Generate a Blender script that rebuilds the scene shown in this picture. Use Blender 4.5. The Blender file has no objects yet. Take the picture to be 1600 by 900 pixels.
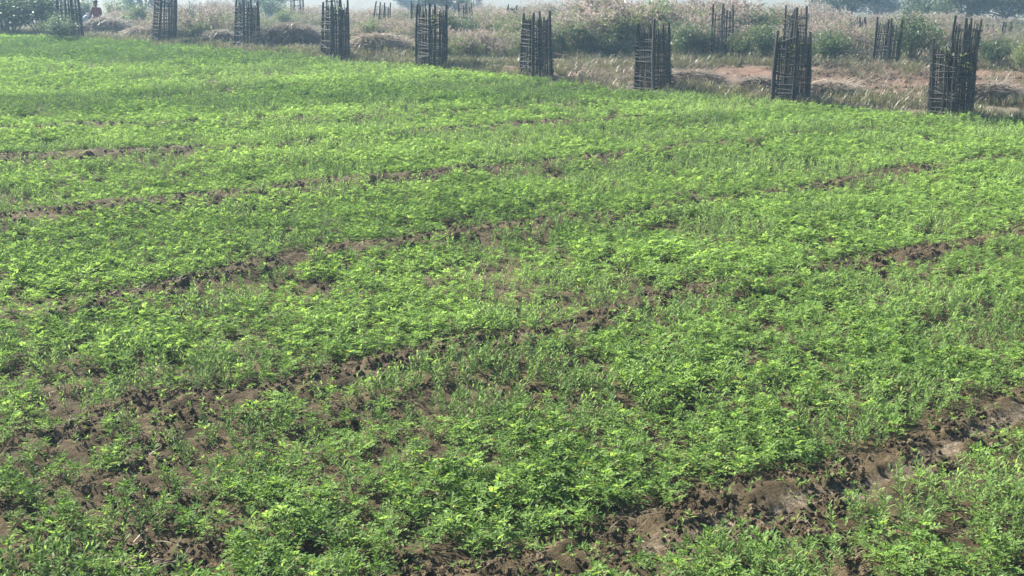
import bpy, math, random
import numpy as np
from mathutils import Vector, Matrix

random.seed(7)
RNG = np.random.default_rng(11)
scene = bpy.context.scene
COL = scene.collection
R = math.radians

# ------------------------------------------------------------------ camera, sky, sun, exposure
CAM_H = 3.2
PITCH = R(14.57)
FOCAL = 1700.0                      # in pixels of a 1600 wide picture
cam = bpy.data.cameras.new('camera')
cam.sensor_width = 36.0
cam.lens = FOCAL / 1600 * 36
cam.clip_start = 0.05
cam.clip_end = 3000
cam_o = bpy.data.objects.new('camera', cam)
cam_o.location = (0, 0, CAM_H)
cam_o.rotation_euler = (math.pi / 2 - PITCH, 0, 0)
COL.objects.link(cam_o)
scene.camera = cam_o

SUN_AZ = R(-48)                     # measured from +Y, clockwise
SUN_EL = R(40)
world = bpy.data.worlds.new('World')
scene.world = world
world.use_nodes = True
wn = world.node_tree
sky = wn.nodes.new('ShaderNodeTexSky')
sky.sky_type = 'NISHITA'
sky.sun_disc = False
sky.sun_elevation = SUN_EL
sky.sun_rotation = SUN_AZ % (2 * math.pi)
sky.air_density = 1.3
sky.dust_density = 1.0
bg = wn.nodes['Background']
bg.inputs['Strength'].default_value = 0.06
wn.links.new(sky.outputs[0], bg.inputs['Color'])

sun = bpy.data.lights.new('sun', 'SUN')
sun.energy = 5.0
sun.angle = R(0.8)
sun.color = (1.0, 0.95, 0.86)
sun_o = bpy.data.objects.new('sun', sun)
sd = Vector((math.sin(SUN_AZ) * math.cos(SUN_EL), math.cos(SUN_AZ) * math.cos(SUN_EL), math.sin(SUN_EL)))
sun_o.rotation_euler = sd.to_track_quat('Z', 'Y').to_euler()
sun_o.location = (0, 0, 40)
COL.objects.link(sun_o)

scene.view_settings.view_transform = 'Standard'
scene.view_settings.look = 'None'
scene.view_settings.exposure = 2.15
scene.view_settings.gamma = 1.0
scene.cycles.use_denoising = True
scene.cycles.max_bounces = 6
scene.cycles.transparent_max_bounces = 8
scene.cycles.volume_bounces = 1
scene.cycles.diffuse_bounces = 3
scene.cycles.glossy_bounces = 2
scene.cycles.transmission_bounces = 4

# ------------------------------------------------------------------ numpy noise and terrain
def _hash(ix, iy, seed):
    h = (ix.astype(np.int64) * 374761393 + iy.astype(np.int64) * 668265263 + seed * 1442695041) & 0x7fffffff
    h = ((h ^ (h >> 13)) * 1274126177) & 0x7fffffff
    h = ((h ^ (h >> 16)) * 2246822519) & 0x7fffffff
    return ((h ^ (h >> 15)) & 0xffff) / 65535.0

def vnoise(x, y, seed=0):
    x = np.asarray(x, float); y = np.asarray(y, float)
    ix = np.floor(x); iy = np.floor(y)
    fx = x - ix; fy = y - iy
    fx = fx * fx * (3 - 2 * fx); fy = fy * fy * (3 - 2 * fy)
    ix = ix.astype(np.int64); iy = iy.astype(np.int64)
    a = _hash(ix, iy, seed); b = _hash(ix + 1, iy, seed)
    c = _hash(ix, iy + 1, seed); d = _hash(ix + 1, iy + 1, seed)
    return (a + (b - a) * fx) * (1 - fy) + (c + (d - c) * fx) * fy

def fbm(x, y, seed=0, octv=4, gain=0.5):
    s = 0; a = 1; t = 0
    for k in range(octv):
        s = s + a * vnoise(x * 2 ** k + 17.3 * k, y * 2 ** k - 9.1 * k, seed + k * 31)
        t += a; a *= gain
    return s / t

def sstep(a, b, v):
    t = np.clip((v - a) / (b - a), 0, 1)
    return t * t * (3 - 2 * t)

SLOPE = 0.0501
def base_z(x, y):
    """the lie of the land: a field rising gently away, level beyond it, a bund where one stands"""
    x = np.asarray(x, float); y = np.asarray(y, float)
    t = np.clip((y - 40) / 2.2, -40, 40)
    z = SLOPE * (y - 2.2 * np.log1p(np.exp(t)))
    z = np.where(y < 0, 0, z)
    bund = sstep(3.6, 0.8, y) * 1.5
    return np.maximum(z, bund)

CP, SP = math.cos(PITCH), math.sin(PITCH)
def ray(px, py):
    a, b = (px - 800) / FOCAL, (450 - py) / FOCAL
    return np.array([a, CP + b * SP, -SP + b * CP])

def ground_at(px, py):
    """where the line of sight through a point of the 1600x900 photograph meets the land"""
    d = ray(px, py)
    t, step = 2.5, 0.25
    while t < 400:
        p = d * t
        if CAM_H + p[2] < base_z(p[0], p[1]):
            break
        t += step
        if t > 60: step = 1.0
    lo, hi = t - step, t
    for _ in range(25):
        m = (lo + hi) / 2
        p = d * m
        if CAM_H + p[2] < base_z(p[0], p[1]): hi = m
        else: lo = m
    p = d * hi
    return float(p[0]), float(p[1])

def poly_ground(pts):
    return [ground_at(p[0], p[1]) + tuple(p[2:]) for p in pts]

# bare ridges between the beds: (photo x, photo y, half width in m, strength 0..1)
RIDGES_PX = [
    [(-250, 222, .18, .6), (0, 210, .18, .7), (130, 203, .2, .8), (330, 197, .14, .6), (700, 181, .14, .6), (1000, 157, .12, .45)],
    [(-250, 275, .2, .7), (40, 257, .26, .95), (230, 245, .24, .9), (430, 236, .2, .85), (560, 222, .14, .6), (700, 208, .16, .7), (880, 197, .18, .85), (1030, 185, .1, .3)],
    [(-200, 380, .22, .9), (25, 356, .27, 1), (180, 334, .25, 1), (350, 314, .24, 1), (480, 301, .24, .95), (640, 286, .22, .95), (730, 277, .2, .95), (800, 268, .15, .7), (900, 257, .17, .85), (1100, 232, .16, .75), (1270, 215, .15, .7), (1400, 205, .14, .7)],
    [(-120, 520, .2, .6), (20, 500, .22, .75), (250, 464, .24, .9), (380, 430, .2, .85), (540, 402, .22, .95), (700, 381, .23, 1), (870, 356, .23, 1), (970, 343, .2, .95), (1120, 322, .14, .7), (1250, 303, .15, .75), (1440, 270, .2, .95), (1560, 250, .1, .4)],
    [(100, 690, .2, .7), (220, 640, .26, 1), (300, 650, .3, 1), (450, 622, .2, .9), (570, 590, .22, .95), (700, 552, .26, 1), (850, 541, .25, 1), (955, 495, .2, .9), (1100, 462, .22, .95), (1230, 448, .24, 1), (1400, 411, .22, 1), (1590, 372, .2, .95), (1750, 345, .2, .9)],
    [(560, 970, .3, .95), (800, 905, .3, 1), (1000, 850, .42, 1), (1150, 806, .42, 1), (1300, 768, .38, 1), (1400, 728, .36, 1), (1500, 688, .34, 1), (1600, 640, .34, 1), (1760, 580, .34, 1)],
    [(-60, 745, .14, .7), (60, 735, .15, .8), (160, 715, .14, .75), (260, 690, .15, .8)],
    [(-60, 815, .16, .8), (60, 800, .16, .8), (190, 765, .14, .75), (320, 800, .1, .5)],
    [(70, 600, .14, .7), (140, 600, .16, .8)],
    [(0, 560, .1, .4), (60, 545, .1, .4)],
    [(180, 870, .14, .8), (260, 885, .15, .8), (330, 850, .1, .4)],
    [(1180, 850, .14, .8), (1260, 840, .16, .85), (1330, 850, .1, .5)],
    [(600, 690, .1, .6), (650, 705, .12, .75), (720, 660, .1, .4)],
    [(480, 740, .1, .5), (560, 720, .1, .55)],
    [(500, 880, .1, .6), (620, 890, .13, .7)],
    [(1000, 640, .1, .4), (1060, 640, .12, .5)],
]
RIDGES = [poly_ground(p) for p in RIDGES_PX]
for i_, k_ in enumerate((1.6, 1.6, 1.45, 1.15, .9, .64)):
    RIDGES[i_] = [(p[0], p[1], p[2] * k_, p[3]) for p in RIDGES[i_]]
# trampled pale middle of the widest ridge
PALE = poly_ground([(1020, 880, .16, .5), (1120, 850, .14, .6), (1250, 795, .09, .8), (1340, 772, .08, .9), (1430, 735, .07, .9), (1530, 682, .08, .95), (1620, 640, .08, .8)])
# far edge of the crop
EDGE = poly_ground([(-200, 55), (0, 58), (150, 66), (300, 76), (420, 88), (500, 99), (640, 107), (800, 125), (900, 137), (1000, 151), (1150, 157), (1300, 171), (1450, 187), (1600, 197), (1900, 225)])
EDGE.sort()
EX = np.array([p[0] for p in EDGE]); EY = np.array([p[1] for p in EDGE])
EX = np.concatenate([[-60], EX, [60]]); EY = np.concatenate([[EY[0] + 3], EY, [EY[-1] - 6]])

def along(poly, x, y):
    """distance to a ridge line with the width and strength it has there"""
    best = np.full(x.shape, 1e9); w = np.zeros(x.shape); s = np.zeros(x.shape)
    for a, b in zip(poly[:-1], poly[1:]):
        dx, dy = b[0] - a[0], b[1] - a[1]
        t = np.clip(((x - a[0]) * dx + (y - a[1]) * dy) / (dx * dx + dy * dy + 1e-9), 0, 1)
        d = np.hypot(x - a[0] - t * dx, y - a[1] - t * dy)
        m = d < best
        best = np.where(m, d, best)
        w = np.where(m, a[2] + (b[2] - a[2]) * t, w)
        s = np.where(m, a[3] + (b[3] - a[3]) * t, s)
    return best, w, s

def infield(x, y):
    wob = (fbm(x * .8, y * .8, 5, 3) - .5) * .9
    return sstep(-.25, .25, np.interp(x, EX, EY) + wob - y) * sstep(3.4, 4.0, y)

# patches where the crop is thin: (photo x, y, radius in m, amount)
THIN = [ground_at(a, b) + (r, s) for a, b, r, s in [
    (100, 700, .8, .55), (300, 720, .5, .4), (60, 620, .6, .4), (430, 450, .7, .35), (150, 790, .5, .5), (60, 850, .45, .45), (1290, 860, .4, .45), (640, 660, .5, .35),
    (500, 660, .5, .35), (60, 310, .9, .35), (880, 490, .7, .3), (720, 430, .9, .25), (760, 720, .35, .25), (1440, 790, .3, .25),
    (1550, 700, .3, .3), (370, 560, .5, .15), (900, 640, .4, .2), (20, 480, .6, .35), (330, 850, .3, .3)]]

def bare(x, y):
    """0 under full crop .. 1 on bare soil, inside the field"""
    x = np.asarray(x, float); y = np.asarray(y, float)
    n = fbm(x * 2.6, y * 2.6, 3, 3) - .5
    n2 = fbm(x * .9 + 40, y * .9, 8, 3) - .5
    gate = sstep(.36, .52, fbm(x * .75 + 31, y * .75 + 5, 83, 2))
    b = np.zeros(x.shape)
    for poly in RIDGES:
        d, w, s = along(poly, x, y)
        s = s * (.58 + .42 * gate)
        b = np.maximum(b, s * sstep(1.25, .55, (d + n * .3) / (w * (1.08 + n2 * 1.1) + 1e-6)))
    for cx, cy, r, a in THIN:
        d = np.hypot(x - cx, (y - cy)) / r
        b = np.maximum(b, 1.0 * a * sstep(1.2, .2, d + n * .8))
    sp = fbm(x * 1.7 + 9, y * 1.7 + 4, 21, 3)
    b = np.maximum(b, .85 * sstep(.68, .78, sp))
    return np.clip(b, 0, 1)

def ridge_h(x, y):
    h = np.zeros(x.shape)
    for poly, hh in zip(RIDGES[:6], (2.3, 2.3, 2.1, 1.6, 1.2, .8)):
        d, w, s = along(poly, x, y)
        h = np.maximum(h, hh * s * sstep(1.9, .2, d / (w + 1e-6)))
    return h

def pale(x, y):
    d, w, s = along(PALE, x, y)
    n = fbm(x * 5, y * 5, 33, 3) - .5
    return s * sstep(1.3, .4, d / w + n * 1.2)

def relief(x, y, bb=None):
    """soil relief on top of the lie of the land"""
    if bb is None: bb = bare(x, y)
    fld = infield(x, y)
    near = sstep(55, 20, np.hypot(x, y))
    pl = pale(x, y)
    big = (fbm(x * 1.4, y * 1.4, 61, 3) - .5) * .10
    lump = 1 - np.abs(fbm(x * 5.5, y * 5.5, 71, 3) * 2 - 1)
    fine = fbm(x * 16, y * 16, 81, 3, .6) - .5
    amp = .35 + .65 * bb * (1 - .7 * pl)
    z = fld * (big + amp * ((lump - .6) * .09 + fine * .085) * near + ridge_h(x, y) * .055 - pl * .03)
    out = (1 - fld) * sstep(3.6, 5, y)
    hum = (fbm(x * .5, y * .5, 91, 4) - .45) * .35 + (fbm(x * 2.2, y * 2.2, 95, 3) - .5) * .14
    return z + out * hum * sstep(120, 60, np.hypot(x, y))

def ground_z(x, y):
    x = np.atleast_1d(np.asarray(x, float)); y = np.atleast_1d(np.asarray(y, float))
    return base_z(x, y) + relief(x, y)

# ------------------------------------------------------------------ node helpers and materials
def new_mat(name):
    m = bpy.data.materials.new(name)
    m.use_nodes = True
    m.node_tree.nodes.clear()
    return m, m.node_tree

class NT:
    def __init__(s, nt): s.nt = nt
    def n(s, typ, **kw):
        nd = s.nt.nodes.new(typ)
        for k, v in kw.items(): setattr(nd, k, v)
        return nd
    def l(s, a, b): s.nt.links.new(a, b)
    def ramp(s, fac, stops):
        r = s.n('ShaderNodeValToRGB')
        e = r.color_ramp.elements
        while len(e) < len(stops): e.new(.5)
        for i, (p, c) in enumerate(stops):
            e[i].position = p; e[i].color = (*c, 1)
        s.l(fac, r.inputs[0]); return r.outputs[0]
    def mix(s, fac, a, b, blend='MIX'):
        m = s.n('ShaderNodeMix', data_type='RGBA', blend_type=blend)
        for sock, v in ((m.inputs[0], fac), (m.inputs[6], a), (m.inputs[7], b)):
            if hasattr(v, 'default_value'): s.l(v, sock)
            elif isinstance(v, (tuple, list)): sock.default_value = (*v, 1)
            else: sock.default_value = v
        return m.outputs[2]
    def noise(s, vec, scale, detail=4, rough=.55):
        t = s.n('ShaderNodeTexNoise'); t.inputs['Scale'].default_value = scale
        t.inputs['Detail'].default_value = detail; t.inputs['Roughness'].default_value = rough
        if vec is not None: s.l(vec, t.inputs['Vector'])
        return t.outputs['Fac']
    def math(s, op, a, b=None, clamp=False):
        m = s.n('ShaderNodeMath', operation=op, use_clamp=clamp)
        for i, v in enumerate((a, b)):
            if v is None: continue
            if hasattr(v, 'default_value'): s.l(v, m.inputs[i])
            else: m.inputs[i].default_value = v
        return m.outputs[0]

def leaf_mat(name, dark, light, trans=.45, gloss=.12, rough=.45, tinted=False, patch=None, through=(1.18, 1.12, .74)):
    """thin leaf: diffuse + light coming through + a little sheen; every plant has its own shade"""
    m, nt = new_mat(name); t = NT(nt)
    info = t.n('ShaderNodeObjectInfo')
    geo = t.n('ShaderNodeNewGeometry')
    patchy = t.noise(geo.outputs['Position'], 1.1, 3)
    f = t.math('ADD', t.math('MULTIPLY', info.outputs['Random'], .55), t.math('MULTIPLY', patchy, .6))
    f = t.math('ADD', f, t.math('MULTIPLY', geo.outputs['Random Per Island'], .35))
    f = t.math('SUBTRACT', f, .25)
    if tinted:
        at = t.n('ShaderNodeAttribute', attribute_type='INSTANCER', attribute_name='tint')
        f = t.math('ADD', f, at.outputs['Fac'])
    c = t.ramp(f, [(0.0, dark), (.5, tuple((a + b) / 2 for a, b in zip(dark, light))), (1.0, light)])
    if patch:
        c = t.mix(t.math('GREATER_THAN', geo.outputs['Random Per Island'], patch[0]), c, patch[1])
    dif = t.n('ShaderNodeBsdfDiffuse'); t.l(c, dif.inputs[0])
    tr = t.n('ShaderNodeBsdfTranslucent'); t.l(t.mix(1.0, c, through, 'MULTIPLY'), tr.inputs[0])
    gl = t.n('ShaderNodeBsdfGlossy'); gl.inputs['Roughness'].default_value = rough
    gl.inputs[0].default_value = (.9, .95, .9, 1)
    a = t.n('ShaderNodeMixShader'); a.inputs[0].default_value = trans
    t.l(dif.outputs[0], a.inputs[1]); t.l(tr.outputs[0], a.inputs[2])
    fr = t.n('ShaderNodeLayerWeight'); fr.inputs[0].default_value = .35
    b = t.n('ShaderNodeMixShader'); t.l(t.math('ADD', t.math('MULTIPLY', fr.outputs['Fresnel'], gloss), gloss * .15), b.inputs[0])
    t.l(a.outputs[0], b.inputs[1]); t.l(gl.outputs[0], b.inputs[2])
    o = t.n('ShaderNodeOutputMaterial'); t.l(b.outputs[0], o.inputs[0])
    return m

def matte(name, stops, scale=30, rough=.85, bump=0., bscale=80, rnd=.3, coord='Object', spec=.2):
    m, nt = new_mat(name); t = NT(nt)
    tc = t.n('ShaderNodeTexCoord')
    info = t.n('ShaderNodeObjectInfo')
    geo = t.n('ShaderNodeNewGeometry')
    n = t.noise(tc.outputs[coord] if coord != 'World' else geo.outputs['Position'], scale, 5)
    f = t.math('ADD', t.math('MULTIPLY', n, 1 - rnd), t.math('MULTIPLY', info.outputs['Random'], rnd))
    c = t.ramp(f, stops)
    p = t.n('ShaderNodeBsdfPrincipled'); t.l(c, p.inputs['Base Color'])
    p.inputs['Roughness'].default_value = rough
    p.inputs['Specular IOR Level'].default_value = spec
    if bump:
        b = t.n('ShaderNodeBump'); b.inputs['Strength'].default_value = bump
        b.inputs['Distance'].default_value = .02
        t.l(t.noise(tc.outputs[coord] if coord != 'World' else geo.outputs['Position'], bscale, 6, .65), b.inputs['Height'])
        t.l(b.outputs[0], p.inputs['Normal'])
    o = t.n('ShaderNodeOutputMaterial'); t.l(p.outputs[0], o.inputs[0])
    return m

M = {}
M['crop'] = leaf_mat('crop_leaf', (.054, .108, .025), (.218, .346, .096), .55, .005, .5, True, (.988, (.33, .32, .10)))
M['weed'] = leaf_mat('narrow_leaf', (.060, .110, .034), (.215, .322, .110), .55, .005, .5, True, (.985, (.33, .31, .13)))
M['stem'] = matte('green_stem', [(.3, (.10, .17, .05)), (.7, (.17, .23, .08))], 40, .6)
M['shrub'] = leaf_mat('shrub_leaf', (.028, .055, .026), (.085, .135, .055), .4, .03)
M['shrub_pale'] = leaf_mat('pale_shrub_leaf', (.055, .092, .032), (.150, .195, .075), .4, .02)
M['verge'] = leaf_mat('verge_grass_blade', (.045, .072, .028), (.140, .145, .072), .4, .03)
M['straw'] = leaf_mat('straw_blade', (.082, .064, .045), (.210, .166, .115), .3, .03, through=(1.0, .97, .92))
M['plume'] = leaf_mat('grass_plume', (.19, .148, .134), (.345, .288, .256), .45, .02, through=(1.0, .97, .92))
M['cutstraw'] = leaf_mat('cut_straw', (.09, .07, .05), (.32, .26, .19), .3, .03, through=(1.0, .97, .92))
M['drytwig'] = matte('dry_twig', [(.3, (.07, .055, .045)), (.7, (.17, .14, .11))], 8, .9)
M['bamboo'] = matte('weathered_bamboo', [(.25, (.010, .009, .009)), (.5, (.020, .019, .018)), (.75, (.050, .046, .040))], 9, .75, .5, 40, .45)
M['bark'] = matte('bark', [(.3, (.05, .04, .03)), (.7, (.12, .10, .08))], 6, .95, .6, 20)
M['tree'] = leaf_mat('tree_leaf', (.030, .052, .024), (.070, .100, .045), .35, .02)
M['clod'] = matte('soil_clod', [(.3, (.031, .023, .012)), (.55, (.068, .051, .029)), (.75, (.150, .114, .068))], 9, .95, .8, 60, .35, 'World', .1)

def ground_material():
    m, nt = new_mat('field_soil'); t = NT(nt)
    geo = t.n('ShaderNodeNewGeometry'); P = geo.outputs['Position']
    at = t.n('ShaderNodeAttribute', attribute_type='GEOMETRY', attribute_name='zone')
    sep = t.n('ShaderNodeSeparateColor'); t.l(at.outputs['Color'], sep.inputs[0])
    n1 = t.noise(P, 3.0, 6, .6); n2 = t.noise(P, 22, 6, .7); n3 = t.noise(P, 90, 4, .7); n4 = t.noise(P, .6, 4)
    f = t.math('ADD', t.math('MULTIPLY', n1, .5), t.math('MULTIPLY', n2, .5))
    soil = t.ramp(f, [(.34, (.026, .019, .010)), (.5, (.062, .046, .024)), (.66, (.140, .106, .060))])
    dust = t.ramp(n2, [(.42, (.066, .050, .031)), (.54, (.150, .120, .082)), (.66, (.27, .23, .172))])
    soil = t.mix(sep.outputs[2], soil, dust)
    vg = t.ramp(t.math('ADD', t.math('MULTIPLY', n1, .6), t.math('MULTIPLY', n4, .4)), [(.35, (.042, .042, .024)), (.5, (.082, .072, .045)), (.65, (.135, .108, .074))])
    red = t.ramp(f, [(.35, (.055, .032, .022)), (.5, (.110, .066, .046)), (.65, (.172, .108, .076))])
    out = t.mix(sep.outputs[1], vg, red)
    c = t.mix(sep.outputs[0], out, soil)
    p = t.n('ShaderNodeBsdfPrincipled'); t.l(c, p.inputs['Base Color'])
    p.inputs['Roughness'].default_value = .95; p.inputs['Specular IOR Level'].default_value = .12
    b = t.n('ShaderNodeBump'); b.inputs['Strength'].default_value = .9; b.inputs['Distance'].default_value = .045
    t.l(t.math('ADD', t.math('MULTIPLY', n2, .6), t.math('MULTIPLY', t.noise(P, 50, 6, .75), .7)), b.inputs['Height'])
    t.l(b.outputs[0], p.inputs['Normal'])
    o = t.n('ShaderNodeOutputMaterial'); t.l(p.outputs[0], o.inputs[0])
    return m

# ------------------------------------------------------------------ mesh helpers
class MB:
    def __init__(s): s.v = []; s.f = []; s.m = []
    def add(s, verts, faces, mat=0):
        o = len(s.v)
        s.v.extend(tuple(v) for v in verts)
        for f in faces: s.f.append(tuple(i + o for i in f)); s.m.append(mat)
    def tube(s, pts, rads, n=6, mat=0, cap=True):
        pts = [Vector(p) for p in pts]; o = len(s.v)
        for i, p in enumerate(pts):
            d = (pts[min(i + 1, len(pts) - 1)] - pts[max(i - 1, 0)]).normalized()
            a = d.orthogonal().normalized() if abs(d.z) > .9 else d.cross(Vector((0, 0, 1))).normalized()
            b = d.cross(a)
            for k in range(n):
                t = 2 * math.pi * k / n
                s.v.append(tuple(p + (a * math.cos(t) + b * math.sin(t)) * rads[i]))
        for i in range(len(pts) - 1):
            for k in range(n):
                s.f.append((o + i * n + k, o + i * n + (k + 1) % n, o + (i + 1) * n + (k + 1) % n, o + (i + 1) * n + k)); s.m.append(mat)
        if cap:
            s.f.append(tuple(o + k for k in range(n))[::-1]); s.m.append(mat)
            e = o + (len(pts) - 1) * n
            s.f.append(tuple(e + k for k in range(n))); s.m.append(mat)
    def ribbon(s, pts, widths, side, mat=0):
        o = len(s.v)
        for p, w in zip(pts, widths):
            s.v.append(tuple(p - side * w)); s.v.append(tuple(p + side * w))
        for i in range(len(pts) - 1):
            s.f.append((o + 2 * i, o + 2 * i + 1, o + 2 * i + 3, o + 2 * i + 2)); s.m.append(mat)
    def leaflet(s, p, d, up, ln, w, fold=.25, mat=0, mid=.45):
        """a folded leaf blade: two facets either side of its midrib"""
        d = d.normalized(); sd = d.cross(up)
        if sd.length < 1e-4: sd = d.orthogonal()
        sd.normalize(); nn = sd.cross(d)
        q = p + d * ln * mid + nn * w * fold
        s.add([p, q - sd * w, p + d * ln - nn * ln * .12, q + sd * w], [(0, 1, 2), (0, 2, 3)], mat)
    def mesh(s, name, mats, smooth=False):
        me = bpy.data.meshes.new(name)
        me.from_pydata(s.v, [], s.f)
        for m in mats: me.materials.append(m)
        me.polygons.foreach_set('material_index', s.m)
        if smooth: me.polygons.foreach_set('use_smooth', [True] * len(s.f))
        me.update()
        return me

def obj(name, me, parent=None, loc=(0, 0, 0), rot=(0, 0, 0), sc=(1, 1, 1)):
    o = bpy.data.objects.new(name, me)
    COL.objects.link(o)
    o.location = loc; o.rotation_euler = rot; o.scale = sc
    if parent is not None: o.parent = parent
    return o

def tag(o, label=None, cat=None, group=None, kind=None):
    if label: o['label'] = label
    if cat: o['category'] = cat
    if group: o['group'] = group
    if kind: o['kind'] = kind
    return o

def thing(name, label, cat, loc, rz=0., group=None):
    o = obj(name, None, None, loc, (0, 0, rz))
    o.empty_display_size = .1
    return tag(o, label, cat, group)

def V(*a): return Vector(a)
U = random.uniform

# ------------------------------------------------------------------ the ground: one sheet to the horizon
def axis(core_a, core_b, step, far, grow):
    core = list(np.arange(core_a, core_b + 1e-6, step))
    up = []; s = step; v = core[-1]
    while v < far: s *= grow; v += s; up.append(v)
    dn = []; s = step; v = core[0]
    while v > -far: s *= grow; v -= s; dn.append(v)
    return np.array(dn[::-1] + core + up)

def build_ground():
    xs = axis(-5.5, 6.0, .030, 600, 1.035)
    ys = axis(4.6, 15.0, .034, 600, 1.022)
    X, Y = np.meshgrid(xs, ys)
    x = X.ravel(); y = Y.ravel()
    bb = bare(x, y)
    z = base_z(x, y) + relief(x, y, bb)
    nx, ny = len(xs), len(ys)
    me = bpy.data.meshes.new('ground')
    me.vertices.add(nx * ny)
    me.vertices.foreach_set('co', np.stack([x, y, z], 1).astype(np.float32).ravel())
    i = np.arange((nx - 1) * (ny - 1)); r = i // (nx - 1); c = i % (nx - 1); a = r * nx + c
    quads = np.stack([a, a + 1, a + nx + 1, a + nx], 1).astype(np.int32)
    me.loops.add(quads.size)
    me.loops.foreach_set('vertex_index', quads.ravel())
    me.polygons.add(len(quads))
    me.polygons.foreach_set('loop_start', np.arange(0, quads.size, 4, dtype=np.int32))
    me.polygons.foreach_set('use_smooth', np.ones(len(quads), bool))
    me.update(calc_edges=True)
    fld = infield(x, y)
    red = redland(x, y)
    col = np.stack([fld, red, pale(x, y) * fld, np.ones_like(fld)], 1).astype(np.float32)
    at = me.color_attributes.new('zone', 'FLOAT_COLOR', 'POINT')
    at.data.foreach_set('color', col.ravel())
    me.materials.append(ground_material())
    o = obj('ground', me)
    tag(o, 'brown tilled soil of the sloping field and the rough land beyond', kind='structure')
    return o

# reddish stubble land behind the guards, to the right
RED = poly_ground([(860, 113, 1.4, .7), (960, 118, 2.2, .95), (1100, 122, 2.7, 1), (1300, 126, 3.0, 1), (1450, 129, 3.0, 1), (1620, 133, 3.0, 1), (1900, 140, 3., 1)])
def redland(x, y):
    d, w, s = along(RED, x, y)
    return s * sstep(1.2, .6, d / w + (fbm(x, y, 41, 3) - .5) * .8)

GROUND = build_ground()

def Z(x, y): return float(ground_z(x, y)[0])
def spot(px, py):
    x, y = ground_at(px, py)
    return x, y, Z(x, y)

# ------------------------------------------------------------------ scattering of what nobody could count
def scatter(name, pts, rot, scl, idx, templates, label, tint=None, parent=None, label_only=False):
    n = len(pts)
    me = bpy.data.meshes.new(name)
    me.vertices.add(n)
    me.vertices.foreach_set('co', np.asarray(pts, np.float32).ravel())
    def at(nm, typ, data, key):
        a = me.attributes.new(nm, typ, 'POINT'); a.data.foreach_set(key, data)
    at('rot', 'FLOAT_VECTOR', np.asarray(rot, np.float32).ravel(), 'vector')
    at('scl', 'FLOAT_VECTOR', np.asarray(scl, np.float32).ravel(), 'vector')
    at('pick', 'INT', np.asarray(idx, np.int32), 'value')
    at('tint', 'FLOAT', np.asarray(tint if tint is not None else np.zeros(n), np.float32), 'value')
    o = obj(name, me, parent)
    tag(o, label, kind='stuff')
    g = bpy.data.node_groups.new(name + '_scatter', 'GeometryNodeTree')
    g.interface.new_socket('Geometry', in_out='INPUT', socket_type='NodeSocketGeometry')
    g.interface.new_socket('Geometry', in_out='OUTPUT', socket_type='NodeSocketGeometry')
    N = g.nodes; L = g.links
    gi = N.new('NodeGroupInput'); go = N.new('NodeGroupOutput')
    jn = N.new('GeometryNodeJoinGeometry')
    for tme in templates:
        to = bpy.data.objects.new(tme.name, tme)      # source shape, not linked to the scene
        oi = N.new('GeometryNodeObjectInfo'); oi.transform_space = 'ORIGINAL'
        oi.inputs['Object'].default_value = to
        oi.inputs['As Instance'].default_value = False
        g2 = N.new('GeometryNodeGeometryToInstance')
        L.new(oi.outputs['Geometry'], g2.inputs[0]); L.new(g2.outputs[0], jn.inputs[0])
    ip = N.new('GeometryNodeInstanceOnPoints')
    ip.inputs['Pick Instance'].default_value = True
    def na(nm, typ):
        a = N.new('GeometryNodeInputNamedAttribute'); a.data_type = typ
        a.inputs['Name'].default_value = nm
        return [s for s in a.outputs if s.enabled and s.name == 'Attribute'][0]
    er = N.new('FunctionNodeEulerToRotation')
    L.new(na('rot', 'FLOAT_VECTOR'), er.inputs[0])
    L.new(gi.outputs[0], ip.inputs['Points'])
    L.new(jn.outputs[0], ip.inputs['Instance'])
    L.new(na('pick', 'INT'), ip.inputs['Instance Index'])
    L.new(er.outputs[0], ip.inputs['Rotation'])
    L.new(na('scl', 'FLOAT_VECTOR'), ip.inputs['Scale'])
    L.new(ip.outputs[0], go.inputs[0])
    md = o.modifiers.new('scatter', 'NODES'); md.node_group = g
    return o

# ------------------------------------------------------------------ crop plants
def compound_leaf(mb, p0, az, el, ln, pairs, ll, lw, droop, mat=0, stem_mat=1, curl=0.):
    """a leaf stalk carrying pairs of lobed leaflets and one at its end"""
    h = V(math.cos(az), math.sin(az), 0); side = V(-math.sin(az), math.cos(az), 0)
    pts = []; p = p0.copy(); e = el; n = pairs + 2
    for i in range(n + 1):
        pts.append(p.copy())
        d = h * math.cos(e) + V(0, 0, math.sin(e)) + side * curl * i / n
        p = p + d.normalized() * (ln / n)
        e -= droop / n
    mb.ribbon(pts, [.0014] * (n) + [.0006], side, stem_mat)
    for i in range(2, n + 1):
        t = i / n
        d = (pts[i] - pts[i - 1]).normalized(); up = side.cross(d) * -1
        if up.z < 0: up = -up
        k = ll * (1.0 - .35 * abs(t - .65) * 1.6) * U(.8, 1.15)
        if i == n:
            mb.leaflet(pts[i], d + up * U(-.2, .2), up, k * 1.25, lw * 1.15, .22, mat)
        else:
            for sg in (-1, 1):
                dd = d * U(.45, .8) + side * sg + up * U(-.05, .35)
                mb.leaflet(pts[i], dd, up, k, lw, .25, mat)

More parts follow.
